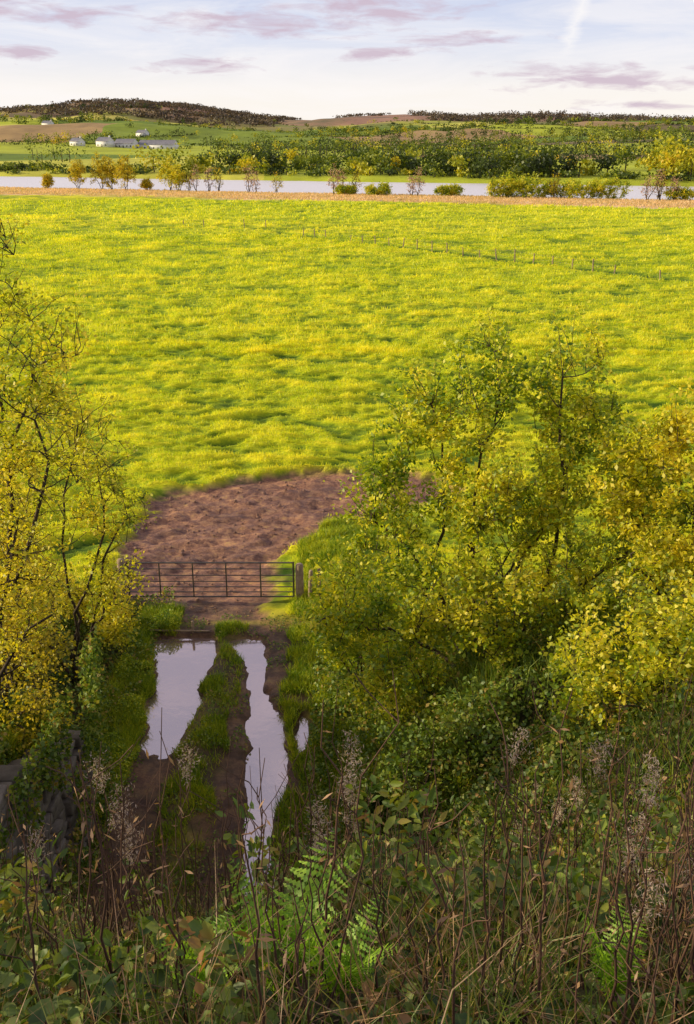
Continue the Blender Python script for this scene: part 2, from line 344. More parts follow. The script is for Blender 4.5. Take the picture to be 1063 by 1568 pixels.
# ------------------------------------------------------------------ trees
def curve(p,q,n,wob,r,sag=0):
    t=np.linspace(0,1,n+1)[:,None];p=np.array(p);q=np.array(q);L=np.linalg.norm(q-p)
    c=p+(q-p)*t
    a=r.normal(size=3)*wob*L;b=r.normal(size=3)*wob*L*.5
    c=c+np.sin(math.pi*t)*a+np.sin(2*math.pi*t)*b
    c[:,2]+=(np.sin(math.pi*t)*sag*L)[:,0]
    c[1:-1]+=r.normal(size=(n-1,3))*L*.012
    return c
def crown_tree(name,base,lobes,seed,leafm,nleaf=36,lsize=.06,clump=.16,r0=.09,stems=None,aspect=.65,twigr=.004,sec=22,shoot=.25,k=5,barkm=None,upd=.5,reach=2.2):
    r=np.random.default_rng(seed);S=[];nodes=[];nr=[]
    base=np.array(base,float)
    def add(c,ra,rb):
        n=len(c)-1
        for i in range(n):
            S.append((c[i],c[i+1],ra+(rb-ra)*i/n,ra+(rb-ra)*(i+1)/n));nodes.append(c[i+1]);nr.append(ra+(rb-ra)*(i+1)/n)
    for (cx,cy,cz,rx,ry,rz,nc) in lobes:
        c=np.array([cx,cy,cz]);ns=stems or 2
        for s in range(ns):
            b=base+r.normal(size=3)*[.12,.12,0]*(r0/.05)*.6
            tgt=c+r.normal(size=3)*[rx*.35,ry*.35,rz*.3]
            add(curve(b,tgt,9,.045,r,.05),r0*r.uniform(.7,1.05),r0*.3)
    for (cx,cy,cz,rx,ry,rz,nc) in lobes:
        c=np.array([cx,cy,cz])
        d=unit(r.normal(size=(sec,3)));q=c+d*np.array([rx,ry,rz])*r.uniform(.5,.95,(sec,1))
        for t in q:
            N=np.array(nodes);dd=np.linalg.norm(N-t,axis=1)+np.where(N[:,2]>t[2],1.5,0)*.7
            j=int(np.argmin(dd));add(curve(N[j],t,5,.055,r,.03),min(nr[j]*.7,r0*.3),r0*.09)
    N0=np.array(nodes);tw=[]
    for (cx,cy,cz,rx,ry,rz,nc) in lobes:
        d=unit(r.normal(size=(nc,3)));rad=r.random((nc,1))**(1/2.4)*1.05
        q=np.array([cx,cy,cz])+d*np.array([rx,ry,rz])*rad*(.7+.65*vn(d[:,0]*3+seed,d[:,2]*3+d[:,1]*2,seed)[:,None])
        for t in q:
            dd=np.linalg.norm(N0-t,axis=1);j=int(np.argmin(dd));p=N0[j]
            if dd[j]>reach: continue
            if r.random()<shoot: t=t+np.array([r.normal()*.1,r.normal()*.1,r.uniform(.15,.6)*upd*2*rz*.4])
            c=curve(p,t,3,.07,r,.03)
            for i in range(3): S.append((c[i],c[i+1],twigr*(1.6-.35*i),twigr*(1.3-.35*i)))
            tw.append(c)
    V,F=tubes(S,k);e=empty(name,tuple(base))
    mk('branches',V-base,F,barkm or M_bark,smooth=True,parent=e)
    tw=np.array(tw)
    if nleaf:
        n=len(tw);cnt=r.poisson(nleaf*r.uniform(.35,1.5,n));idx=np.repeat(np.arange(n),cnt)
        t=r.random(len(idx))*.8+.25
        a=np.clip(t*3,0,2.999);ii=a.astype(int);f=(a-ii)[:,None]
        c=tw[idx,ii]*(1-f)+tw[idx,ii+1]*f
        over=np.clip(t-1,0,1)[:,None];c=c+(tw[idx,3]-tw[idx,2])*over*3
        c=c+r.normal(size=c.shape)*clump*np.array([1,1,.75])
        V,F,R=leaves(c,lsize,.25,aspect,rg=r)
        R=np.clip(R*.55+.45*r.random(n)[idx],0,1)
        mk('foliage',V-base,F,leafm,R,parent=e)
    return e
def g(x,y): return float(H(x,y))
crown_tree('hawthorn_bush',(2.6,18.2,g(2.6,18.2)-.1),[
 (.7,18.2,5.7,.9,1.0,1.1,100),(1.5,18.3,7.4,.8,.9,1.2,75),(2.6,18.0,8.1,.8,1.0,1.2,85),(4.1,18.4,8.0,1.0,1.0,1.1,85),(2.4,17.6,6.1,1.0,1,1.0,115),(3.5,17.8,5.8,.9,.9,1.0,100),
 (4.8,18.2,6.6,1.1,1.1,1.3,120),(5.8,17.8,5.6,1.0,1.0,1.4,120),(.1,17.6,3.9,1.0,.9,1.0,95),(1.3,17.0,4.2,1.0,1.0,1.1,120),(2.8,16.8,4.2,1.1,1.0,1.2,130),(4.3,17.0,4.3,1.1,1.1,1.3,130),(1.0,16.8,2.6,1.0,.8,.9,100),(3.4,19.2,4.4,2,1.2,2,70)],11,M_hedge,34,.096,.095,.06,stems=1,sec=15,shoot=.55,upd=1.2,twigr=.005)
crown_tree('golden_hawthorn_bush',(6.3,16.8,g(6.3,16.8)-.1),[
 (5.2,16.8,6.9,.9,.9,1.0,95),(6.2,16.6,7.7,.9,1.0,1.1,115),(7.3,16.8,7.8,1.1,1.1,1.2,140),(5.6,15.9,5.4,1.0,.9,1.0,115),(6.8,15.8,5.9,1.0,.9,1.1,120),(8.2,16.4,6.0,1.3,1.2,2,150)],12,M_yel,32,.096,.10,.055,stems=1,sec=16,shoot=.45,upd=.8)
crown_tree('elder_bush',(5.0,13.8,g(5.0,13.8)-.1),[
 (4.0,13.8,4.7,.9,.9,.9,100),(5.1,13.5,5.3,1.0,1.0,1.0,120),(6.2,13.6,5.6,1.0,1.0,1.0,120),(5.6,13.2,4.2,1.2,.9,.8,100)],13,M_hedge,30,.09,.10,.04,shoot=.4,upd=.8)
crown_tree('small_thorn_bush',(.3,20.5,g(.3,20.5)-.1),[(-.1,20.3,2.0,.7,.8,.9,100),(.6,20.2,2.9,.9,.9,1.2,120)],14,M_hedge,26,.09,.11,.03,shoot=.4,upd=.8)
crown_tree('small_thorn_bush',(1.6,14.9,g(1.6,14.9)-.1),[(1.3,14.9,2.2,.8,.7,.8,90),(2.3,14.8,2.9,.9,.8,.9,100)],15,M_under,26,.09,.12,.03,shoot=.4,upd=.8)
crown_tree('thorn_tree',(-6.2,20.0,g(-6.2,20.0)-.1),[
 (-6.0,20.0,7.2,.7,.8,1.1,55),(-5.4,20.0,6.3,.8,1,1.0,70),(-5.1,20.1,5.0,.8,1,.9,80),(-7.2,19.8,5.4,1.1,1.2,1.6,120),(-5.2,19.8,3.4,.8,.9,.8,100)],21,M_yel,16,.085,.10,.055,stems=1,twigr=.006,upd=.8)
crown_tree('ash_tree',(-5.9,12.6,g(-5.9,12.6)-.1),[
 (-4.6,12.4,11.1,.75,.9,1.1,90),(-4.1,12.4,10.0,.8,.9,1.0,115),(-4.0,12.5,9.0,.75,1,.9,115),(-4.4,12.2,7.9,1.0,1.0,1.0,130),(-4.6,12.0,6.7,.85,.9,.9,120)],22,M_yel,20,.062,.08,.055,stems=1,twigr=.0042,upd=.5,shoot=.4,reach=1.1)
crown_tree('sallow_bush',(-6.9,17.3,g(-6.9,17.3)-.1),[
 (-6.3,17.2,4.7,.9,.9,1.1,150),(-6.9,17.2,6.0,1.0,1.1,1.2,150),(-7.8,17.2,5.6,1.2,1.2,1.8,150),(-6.0,16.8,3.4,.7,.8,.8,100)],23,M_gold,24,.08,.12,.05)
crown_tree('sallow_bush',(-5.7,14.2,g(-5.7,14.2)-.1),[
 (-5.2,14.0,5.1,.7,.8,1.0,110),(-5.8,14.2,6.2,.9,.9,1.3,130),(-5.1,13.8,3.9,.6,.7,.7,80)],24,M_gold,17,.065,.11,.045)
crown_tree('gateside_bush',(-6.7,23.6,g(-6.7,23.6)-.1),[(-6.6,23.6,1.25,.8,.8,.6,130),(-7.8,22.9,1.8,1.0,.9,.7,120),(-5.8,22.3,1.2,.6,.7,.6,90)],25,M_yel,24,.085,.12,.035)
crown_tree('added_shade_thorn',(-8.5,4.8,g(-8.5,4.8)-.1),[(-8.3,4.6,10.3,1.5,2.0,1.4,120),(-8.8,5.6,11.7,1.6,1.8,1.2,100)],26,M_hedge,20,.12,.2,.07,shoot=.3)  # tree added out of frame to cast shade over the foreground
crown_tree('added_shade_thorn',(-8.9,1.5,g(-8.9,1.5)-.1),[(-8.7,1.6,12.0,1.5,1.7,1.3,110),(-8.9,8.4,8.6,1.5,1.4,1.6,110)],27,M_hedge,20,.12,.2,.07,shoot=.3,reach=4)  # second unseen tree, added to keep the foreground in shade
# ------------------------------------------------------------------ ground cover
def cover(name,m,n,rect,hmax,size,seed,up=.5,hexa=False,filt=None,aspect=.7,sc=1.2):
    r=np.random.default_rng(seed);x=r.uniform(rect[0],rect[1],n);y=r.uniform(rect[2],rect[3],n)
    k=filt(x,y) if filt is not None else np.ones(n,bool)
    x=x[k];y=y[k];n=len(x);c=fbm(x*sc,y*sc,seed+5,3)
    z=H(x,y)+hmax*np.clip((c-.28)*2.2,.08,1)*(1-r.random(n)**1.6)
    V,F,R=leaves(np.stack([x,y,z],1),size,up,aspect,hexa=hexa,rg=r)
    return mk(name,V,F,m,R)
FERNS=[(-.30,3.5,9,.66),(-.02,3.05,7,.46),(-.62,3.3,6,.4),(-1.25,4.2,6,.38),(-.75,5.2,7,.4),(1.55,4.4,6,.36),(-1.9,5.4,6,.42),(2.3,6.2,6,.5),(1.15,3.3,6,.38)]
def offern(x,y,k=.3):
    d=9+0*x
    for f in FERNS: d=np.minimum(d,np.hypot(x-f[0],y-f[1])/(f[3]*2))
    return d>k
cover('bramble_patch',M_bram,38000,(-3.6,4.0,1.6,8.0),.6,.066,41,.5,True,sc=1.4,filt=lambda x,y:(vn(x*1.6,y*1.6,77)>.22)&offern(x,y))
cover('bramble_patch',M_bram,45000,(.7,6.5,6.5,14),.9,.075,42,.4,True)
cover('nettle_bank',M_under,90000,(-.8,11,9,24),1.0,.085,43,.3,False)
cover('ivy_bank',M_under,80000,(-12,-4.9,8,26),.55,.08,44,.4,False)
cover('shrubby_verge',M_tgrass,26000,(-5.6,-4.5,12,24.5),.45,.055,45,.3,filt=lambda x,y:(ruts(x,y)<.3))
def tufts(name,m,n,rect,h,w,seed,filt=None,lean=.4):
    r=np.random.default_rng(seed);x=r.uniform(rect[0],rect[1],n);y=r.uniform(rect[2],rect[3],n)
    k=r.random(n)<np.clip((fbm(x*1.8,y*1.8,seed+1)-.3)*3.5,.03,1)
    if filt is not None:k&=filt(x,y)
    x=x[k];y=y[k];P=np.stack([x,y,H(x,y)-.01],1);V,F,R=blades(P,h,w,lean,r);return mk(name,V,F,m,R)
tufts('track_grass',M_tgrass,60000,(-3.9,-2.4,11.5,24.4),.17,.013,51,lambda x,y:(ruts(x,y)<.4)&(np.abs(x+3.15)<.34+.35*vn(x*3,y*2,3)))
tufts('verge_grass',M_tgrass,60000,(-5.7,-4.6,11.5,25.5),.3,.014,52,lambda x,y:ruts(x,y)<.3)
tufts('verge_grass',M_tgrass,150000,(-2.1,2.4,13,32),.27,.016,53,lambda x,y:(ruts(x,y)<.25)&(x>-1.5+.25*(fbm(x*2,y*1.3,6)-.5)*3)&(mudmask(x,y)<.3))
tufts('bank_grass',M_under,60000,(-1,9,7,24),.7,.014,54,lambda x,y:x>.8)
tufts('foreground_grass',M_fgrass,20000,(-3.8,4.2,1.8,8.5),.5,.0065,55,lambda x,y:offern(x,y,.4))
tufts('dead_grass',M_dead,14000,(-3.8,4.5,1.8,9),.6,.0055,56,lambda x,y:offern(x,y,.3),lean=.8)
cover('track_weeds',M_under,12000,(-4.6,-1.0,12,25),.16,.06,57,.8,filt=lambda x,y:(ruts(x,y)<.35)&(vn(x*2.2,y*2.2,5)>.4))
# ------------------------------------------------------------------ ferns
def fern(x,y,nf,L,seed):
    r=np.random.default_rng(seed);b=np.array([x,y,g(x,y)-.03]);S=[];Vs=[];Fs=[];Rs=[];o=0
    for f in range(nf):
        a=2*math.pi*f/nf+r.normal()*.35;l=L*r.uniform(.65,1.15);n=24;ry=r.uniform(.3,.65)
        t=np.linspace(0,1,n+1);out=np.array([math.cos(a),math.sin(a),0]);sd=np.array([-math.sin(a),math.cos(a),0])*r.normal()*.15
        c=b+np.outer(l*(.12*t+ry*t**2),out)+np.outer(l*(1.35*t-(ry*.8)*t**2.5),[0,0,1])+np.outer(l*t**2,sd)
        for i in range(n): S.append((c[i]-b,c[i+1]-b,.003*(1-.8*t[i]),.003*(1-.8*t[i+1])))
        side=np.array([-math.sin(a),math.cos(a),0])
        for i in range(4,n+1):
            d=unit(c[i]-c[i-1]);pl=l*.20*math.sin(math.pi*min(1,(t[i]-.08)/.92*.8+.2))+.006
            for sg in (-1,1):
                dirn=unit(side*sg+d*.45-np.array([0,0,.25])+r.normal(size=3)*.12)
                m=5
                for q in range(m):
                    cc=c[i]+dirn*pl*(q+.6)/m-np.array([0,0,pl*.04*q]);wd=pl*.17*(1-q/m*.8)
                    Vs+=[cc-dirn*pl/m*.7-b,cc+d*wd-b,cc+dirn*pl/m*.7-b,cc-d*wd-b];Fs.append((o,o+1,o+2,o+3));o+=4;Rs.append(r.random())
    e=empty('fern',tuple(b));V,F=tubes(S,4);mk('stems',V,F,M_fern,[.3]*len(F),parent=e);mk('fronds',Vs,Fs,M_fern,Rs,parent=e)
for i,(x,y,nf,L) in enumerate(FERNS): fern(x,y,nf,L,100+i)
# ------------------------------------------------------------------ dead stalks
def stalks(name,items,seed,leafm=None,stm=None,lf=None,thick=1.):
    r=np.random.default_rng(seed);S=[];C=[];LV=[]
    for (x,y,h,head) in items:
        b=np.array([x,y,g(x,y)-.05]);tip=b+np.array([r.normal()*.07*h,r.normal()*.07*h,h])
        c=curve(b,tip,8,.02,r);rr=r.uniform(.0045,.0075)*thick
        for i in range(8):S.append((c[i],c[i+1],rr*(1-.09*i),rr*(1-.09*(i+1))))
        if not lf:
            for q in range(r.integers(1,5)):
                j=r.integers(3,8);t=c[j]+np.array([r.normal()*.1,r.normal()*.1,r.uniform(.1,.3)])
                cc=curve(c[j],t,3,.06,r)
                for i in range(3):S.append((cc[i],cc[i+1],.0025,.0018))
        if head:
            n=int(head*620);t=r.random(n)**.8;ax=unit(c[8]-c[6]);ln=.42*head
            base=c[8]-ax*ln*t[:,None]
            cl=r.normal(size=(16,3))*.02*(.4+head);wd=.010+.022*np.sin(math.pi*np.clip(t,0,1))[:,None]
            pp=base+cl[(t*15.9).astype(int)]+r.normal(size=(n,3))*wd*np.array([1,1,1.2])
            C.append(pp)
        if lf:
            n=int(lf*h);t=r.random(n)**.7*7.9;j=t.astype(int);LV.append(c[j]+(c[j+1]-c[j])*(t-j)[:,None]+r.normal(size=(n,3))*[.055,.055,.02])
        else:
            n=r.integers(3,9);j=r.integers(1,8,n);LV.append(c[j]+r.normal(size=(n,3))*.03)
    V,F=tubes(S,5);e=empty(name);mk('stems',V,F,stm or M_stalk,smooth=True,parent=e)
    if C:
        C=np.concatenate(C);V,F,R=leaves(C,.025,0,.16,rg=r);mk('seed_heads',V,F,M_fluff,R,parent=e)
    if lf: V,F,R=leaves(np.concatenate(LV),.085,.4,.42,rg=r,hexa=True)
    else: V,F,R=leaves(np.concatenate(LV),.055,0,.22,rg=r)
    mk('leaves' if lf else 'withered_leaves',V,F,leafm or M_dead,R,parent=e)
r=np.random.default_rng(77)
its=[]
for i in range(360):
    y=r.uniform(2.4,7.6);x=r.uniform(-.42,.42)*(y+2.2);its.append((x,y,r.uniform(.5,1.6)*(1 if y<6 else 1.25),0))
for i in range(130):
    y=r.uniform(6,13);x=r.uniform(.9,6);its.append((x,y,r.uniform(.8,2.1),0 if r.random()<.8 else .6))
stalks('dead_weed_stalks',its,78,thick=1.15)
its=[]
for i in range(260):
    y=r.uniform(3.5,8.5);x=r.uniform(-.42,.42)*(y+2.2)
    if vn(x*.9,y*.9,55)<.4 or not offern(np.array([x]),np.array([y]),.5)[0]:continue
    its.append((x,y,r.uniform(.4,1.15),0))
stalks('nettle_plants',its,81,M_under,M_stalk,46,.7)
wh=[(-1.28,4.6,1.5,.6),(-1.18,4.5,1.2,.7),(-1.5,5.0,1.7,.5),(-.1,4.4,1.4,1.1),(-.13,4.3,1.15,.8),(-.95,5.2,1.75,.5),(1.3,5.0,1.7,.6),(.95,4.6,1.45,.4),(1.7,4.6,1.4,.7),(1.45,4.2,1.0,.8),(1.75,4.0,.95,.8),(-1.75,4.4,1.2,.5),(1.9,4.4,.75,.8),(1.35,3.6,.8,.7)]
stalks('willowherb_seedheads',wh,79)
# ------------------------------------------------------------------ walls
def stonewall(name,x,y0,y1,top,m,seed,th=.45):
    r=np.random.default_rng(seed);V=[];F=[];o=0;z=-.2
    while z<5:
        hh=r.uniform(.18,.34);y=y0-r.random()*.3
        while y<y1:
            l=r.uniform(.25,.6)
            if z+hh<top(y):
                j=r.uniform(-.06,.06);a=[x-th/2+j,x+th/2+j];gx=.012;b=[y+gx,min(y+l,y1+.1)-gx];c=[z+gx,z+hh-gx]
                pts=[(a[p],b[q],c[s]) for p in (0,1) for q in (0,1) for s in (0,1)]
                pts=[tuple(np.array(p)+r.normal(size=3)*.025) for p in pts]
                V+=pts;F+=[(o,o+1,o+3,o+2),(o+4,o+6,o+7,o+5),(o,o+4,o+5,o+1),(o+2,o+3,o+7,o+6),(o,o+2,o+6,o+4),(o+1,o+5,o+7,o+3)];o+=8
            y+=l
        z+=hh
    ob=mk(name,V,F,m);bv=ob.modifiers.new('bevel','BEVEL');bv.width=.035;bv.segments=2;return ob
stonewall('stone_retaining_wall',-4.95,9.5,15.5,lambda y:np.interp(y,[9,12,15.5],[4.7,4.0,2.4]),M_stone,1)
stonewall('stone_retaining_wall',.62,9.5,14.5,lambda y:1.15,M_stone,2)
cover('wall_ivy',M_under,12000,(-5.5,-4.7,10,16),.55,.085,47)
cover('wall_ivy',M_under,14000,(.2,1.3,9.5,15.6),1.1,.085,46)
r=np.random.default_rng(48);n=12000;y=r.uniform(10,16.5,n);z=r.uniform(0,4.2,n);k=fbm(y*1.1,z*1.1,4)>.47;y=y[k];z=z[k]
V,F,R=leaves(np.stack([-4.66+r.random(len(y))*.14,y,z],1),.08,0,.8,rg=r);mk('hanging_ivy',V,F,M_under,R)
n=12000;y=r.uniform(10,15.0,n);z=r.uniform(0,1.6,n);k=fbm(y*1.1,z*1.1,9)>.3;y=y[k];z=z[k]
V,F,R=leaves(np.stack([.34-r.random(len(y))*.25,y,z],1),.085,0,.8,rg=r);mk('hanging_ivy',V,F,M_under,R)
# ------------------------------------------------------------------ gate
def gate():
    e=empty('field_gate',(-6.25,26,0));zb=.06
    S=[];z=[.12,.27,.43,.6,.79,.99,1.18]
    for i,h in enumerate(z):
        rr=.024 if i in(0,6) else .015
        S.append(((0,0,h+zb),(4.72,0,h+zb),rr,rr))
    for x in (0,4.72):S.append(((x,0,.12+zb),(x,0,1.2+zb),.026,.026))
    for x in (.9,1.85,2.8,3.78):S.append(((x,-.022,.12+zb),(x,-.022,1.18+zb),.02,.02))
    V,F=tubes([(np.array(a),np.array(b),c,d) for a,b,c,d in S],8);mk('bars',V,F,M_metal,smooth=True,parent=e)
gate()
def post(name,x,y,h,w,lean=0):
    z=g(x,y)-.2;V=[];
    for k,(zz,ww) in enumerate([(0,w),(h+.2-.04,w*.94),(h+.2,w*.7)]):
        for i in range(8):
            a=i*math.pi/4+.2;V.append((math.cos(a)*ww/2+lean*zz,math.sin(a)*ww/2,zz))
    F=[(k*8+i,k*8+(i+1)%8,k*8+8+(i+1)%8,k*8+8+i) for k in (0,1) for i in range(8)]
    F+=[(16,17,18,19),(16,19,20,23),(20,21,22,23)]
    o=mk(name,V,F,M_wood);o.location=(x,y,z);return o
post('wooden_gatepost',-1.36,26.05,1.05,.24)
post('wooden_gatepost',-6.45,26.05,1.2,.22)
post('wooden_fence_post',-1.08,25.9,.9,.12,.05)
post('wooden_fence_post',-.8,26.1,.85,.10)
post('wooden_fence_post',-4.15,24.0,.35,.07)
V,F=tubes([(np.array((-5.3,23.95,.15)),np.array((-3.7,24.0,.10)),.03,.025)],6);mk('fallen_rail',V,F,M_wood)
r=np.random.default_rng(90);V=[];F=[];o=0
for i in range(900):
    x=r.uniform(-7.5,4);y=r.uniform(24.5,37.5)
    if mudmask(np.array([x]),np.array([y]))[0]<.9: continue
    s=r.uniform(.015,.05)*(2 if r.random()<.05 else 1);b=np.array([x,y,g(x,y)+s*.2])
    p=[b+np.array(q)*s*r.uniform(.7,1.3,3) for q in ((-1,-1,-.5),(1,-1,-.5),(1,1,-.5),(-1,1,-.5),(-.6,-.6,.5),(.6,-.6,.5),(.6,.6,.5),(-.6,.6,.5))]
    V+=p;F+=[(o,o+1,o+5,o+4),(o+1,o+2,o+6,o+5),(o+2,o+3,o+7,o+6),(o+3,o,o+4,o+7),(o+4,o+5,o+6,o+7)];o+=8
mk('mud_clods',V,F,solid('clod',[(.3,(.12,.065,.05)),(.7,(.32,.18,.12))],9))
# ------------------------------------------------------------------ field fence
def fence(name,pts,step,h):
    e=empty(name);S=[];W=[];r=np.random.default_rng(len(pts)*7+3)
    for a,b in zip(pts[:-1],pts[1:]):
        a=np.array(a,float);b=np.array(b,float);L=np.linalg.norm(b-a);n=int(L/step);last=None
        for i in range(n+1):
            if r.random()<.12 : last=None; continue
            p=a+(b-a)*i/n;z=g(*p);q=np.array([p[0],p[1],z-.1]);t=q+np.array([r.normal()*.08,r.normal()*.08,h*r.uniform(.75,1.15)])
            S.append((q,t,.075,.065))
            if last is not None:
                for f in (.5,.9):W.append((last[0]+(last[1]-last[0])*f,q+(t-q)*f,.008,.008))
            last=(q,t)
    V,F=tubes(S,6);mk('posts',V,F,M_wood,parent=e)
    V,F=tubes(W,3);mk('wires',V,F,M_metal,parent=e)
fence('wire_fence',[(-6,142),(34,88),(46,80)],2.6,1.35)
fence('wire_fence',[(-25,158),(-9,154)],3,1.2)
# ------------------------------------------------------------------ riverside trees
def rside(name,px,h,w,m,seed,bush=False,dense=30,nc=60,ls=.3):
    x=px;y=float(near_edge(x))-3+np.random.default_rng(seed).normal()*1.5;z=g(x,y)-.1
    if bush:
        lob=[(x-w*.22,y,z+h*.42,w*.32,w*.3,h*.48,nc),(x+w*.2,y,z+h*.47,w*.32,w*.3,h*.5,nc)]
    else:
        lob=[(x,y,z+h*.68,w*.4,w*.4,h*.32,nc),(x+w*.18,y,z+h*.45,w*.35,w*.3,h*.28,nc//2),(x-w*.18,y,z+h*.4,w*.35,w*.3,h*.28,nc//2)]
    crown_tree(name,(x,y,z),lob,seed,m,dense,ls,.3,.12,stems=1,twigr=.03,sec=8,k=4)
def X_at(px):
    a=(px-531.5)/1627.; return 256*a/(1+.36*a)
R_=[(118,8.5,5,'g'),(150,9.5,6.5,'g'),(165,8,5,'g'),(192,9,5.5,'g'),(258,8.5,6,'y'),(272,6.5,5,'y'),(222,3,3,'g'),(70,4,3,'g')]
for i,(px,h,w,t) in enumerate(R_): rside('riverside_tree',X_at(px),h,w,{'g':M_gold,'y':M_yel}[t],200+i,False,20,70,.34)
for i,px in enumerate([288,300,318,332,380,388,423,512,522,545,632,640,848,992,1008,1015,1035]):
    rside('bare_riverside_tree',X_at(px),5.0+(i*37%10)*.25,3.2,M_pink if i%3 else M_gold,230+i,False,4,40)
for i,(px,w,h) in enumerate([(530,5,2.6),(580,6,3),(690,6,3),(772,8,5),(792,9,5.6),(824,9,5),(866,8,4.6),(900,9,4.4),(938,9,5.4),(1048,6,3.2)]):
    rside('riverside_bush',X_at(px),h,w,M_hedge,260+i,True,26,80,.34)
# ------------------------------------------------------------------ far trees
r=np.random.default_rng(300);C=[];SZ=[];ST=[];TV=[];C2=[];S2=[];T2=[]
def ftree(x,y,h,w,n,ls,wood=False,tone=None):
    if 480<y<905 and -.26<x/y<-.13: return
    z=g(x,y)-.2
    k=r.integers(3,6);TV.append((np.array([x,y,z]),np.array([x,y,z+h*.5]),.25,.12));tn=r.random() if tone is None else tone
    for j in range(k):
        c=np.array([x+r.normal()*w*.22,y+r.normal()*w*.2,z+h*r.uniform(.2,.68)])
        m=n//k;d=unit(r.normal(size=(m,3)))*r.random((m,1))**.4*np.array([w*.33,w*.33,h*.3])
        p=c+d;(C2 if wood else C).append(p);(S2 if wood else SZ).append(np.full(m,ls));(T2 if wood else ST).append(np.full(m,np.clip(tn+r.normal()*.08,0,1)))
TON=[.02,.08,.15,.25,.4,.6,.8]
for i in range(150):   # tree belt on far bank
    x=r.uniform(-75,190);y=float(far_edge(x))+10+abs(r.normal())*45
    if vn(x/14.,y/30.,41)<.3: continue
    h=r.uniform(6,10)+7*max(0,vn(x/25.,1.,8)-.3)*1.3;ftree(x,y,h,h*r.uniform(.8,1.3),230,1.15,tone=r.choice(TON))
for i in range(300):
    x=r.uniform(-230,210);y=float(far_edge(x))+4+abs(r.normal())*14
    ftree(x,y,r.uniform(2,4.5),r.uniform(5,9),70,.9,tone=r.choice(TON))
for i in range(14):
    x=r.uniform(105,160);y=float(far_edge(x))+r.uniform(10,40);ftree(x,y,r.uniform(11,16),r.uniform(11,15),330,1.15,tone=r.choice([.55,.75]))
for i in range(72):   # hedgerows
    y0=480+1800*r.random()**1.3;x0=r.uniform(-.44,.36)*y0;a=r.normal()*.1 if r.random()<.75 else r.normal()*.9;Ln=r.uniform(120,500)*(y0/1300)**.5;tn=r.choice(TON[:5]);q=(y0/900)**.6
    for s in np.arange(0,Ln,5.*q):
        big=r.random()<.2
        if vn(s/30.,y0,5)<.25:continue
        ftree(x0+s*math.cos(a),y0+s*math.sin(a),r.uniform(8,13) if big else r.uniform(2,4.5),r.uniform(9,15) if big else r.uniform(6,11),60 if big else 22,1.3*q,tone=tn if not big else r.choice(TON))
for i in range(20):   # copses
    y0=r.uniform(520,2300);x0=r.uniform(-.4,.4)*y0;q=(y0/900)**.6;tn=r.choice(TON[:5])
    for j in range(22):
        ftree(x0+r.normal()*42*q,y0+r.normal()*14,r.uniform(8,14),r.uniform(9,16),60,1.4*q,tone=tn)
for i in range(45):
    y=r.uniform(480,2000);x=r.uniform(-.4,.4)*y;ftree(x,y,r.uniform(7,13),r.uniform(8,15),60,1.3*(y/900)**.6,tone=r.choice(TON))
for i in range(1900): # wooded hilltop
    y=r.uniform(2050,2740);x=r.uniform(-1000,-150)
    if fbm(x/170.,y/120.,7)<(.30 if y>2450 else .48):continue
    ftree(x,y,r.uniform(7,12),r.uniform(18,30),24,4,True,tone=r.random()*.6)
for i in range(1300):
    y=r.uniform(2200,2740);x=r.uniform(160,1000)
    if vn(x/70.,y/90.,7)<.22:continue
    ftree(x,y,r.uniform(8,20),r.uniform(16,28),24,3.8,True,tone=r.random()*.5)
for i in range(200):
    y=r.uniform(2600,2740);x=r.uniform(-150,250)
    if vn(x/50.,y/90.,9)<.5:continue
    ftree(x,y,r.uniform(4,9),r.uniform(16,24),20,3.4,True)
C=np.concatenate(C);SZ=np.concatenate(SZ);ST=np.concatenate(ST)
V,F,R=leaves(C,SZ,.1,.8,rg=r);R=np.clip(R*.25+ST*.85-.05,0,1)
e=empty('distant_trees');mk('foliage',V,F,M_far1,R,parent=e);V,F=tubes(TV,4);mk('trunks',V,F,M_bark,parent=e)
V,F,R=leaves(np.concatenate(C2),np.concatenate(S2),.1,.8,rg=r);mk('hill_woods',V,F,M_far2,R)
# ------------------------------------------------------------------ farm buildings
def house(name,x,y,L,W,h,rot,chim=True):
    z=g(x,y)-.3;e=empty(name,(x,y,z));e.rotation_euler=(0,0,rot);rh=W*.38
    def box(nm,a,b,m):
        (x0,y0,z0),(x1,y1,z1)=a,b
        V=[(x0,y0,z0),(x1,y0,z0),(x1,y1,z0),(x0,y1,z0),(x0,y0,z1),(x1,y0,z1),(x1,y1,z1),(x0,y1,z1)]
        mk(nm,V,[(0,3,2,1),(4,5,6,7),(0,1,5,4),(1,2,6,5),(2,3,7,6),(3,0,4,7)],m,parent=e)
    l=L/2;w=W/2
    box('walls',(-l,-w,0),(l,w,h),M_white)
    V=[(-l,-w,h),(-l,w,h),(-l,0,h+rh),(-l,0,h+rh-.01),(l,-w,h),(l,w,h),(l,0,h+rh),(l,0,h+rh-.01)]
    mk('gables',V,[(0,1,2,3),(4,7,6,5)],M_white,parent=e)
    o=.4;V=[(-l-o,-w-o,h-.15),(l+o,-w-o,h-.15),(l+o,0,h+rh+.15),(-l-o,0,h+rh+.15),(l+o,w+o,h-.15),(-l-o,w+o,h-.15)]
    mk('roof',V,[(0,1,2,3),(3,2,4,5)],M_roof,parent=e)
    n=max(2,int(L/4))
    for i in range(n):
        cx=-l+L*(i+.5)/n;dr=(i==n//2)
        box('door' if dr else f'window_{i}',(cx-.6,-w-.04,.1 if dr else 1.1),(cx+.6,-w-.003,2.2 if dr else 2.4),M_glass)
    if chim:box('chimney',(l-1.6,-.5,h+rh-.4),(l-.6,.5,h+rh+1.2),M_white)
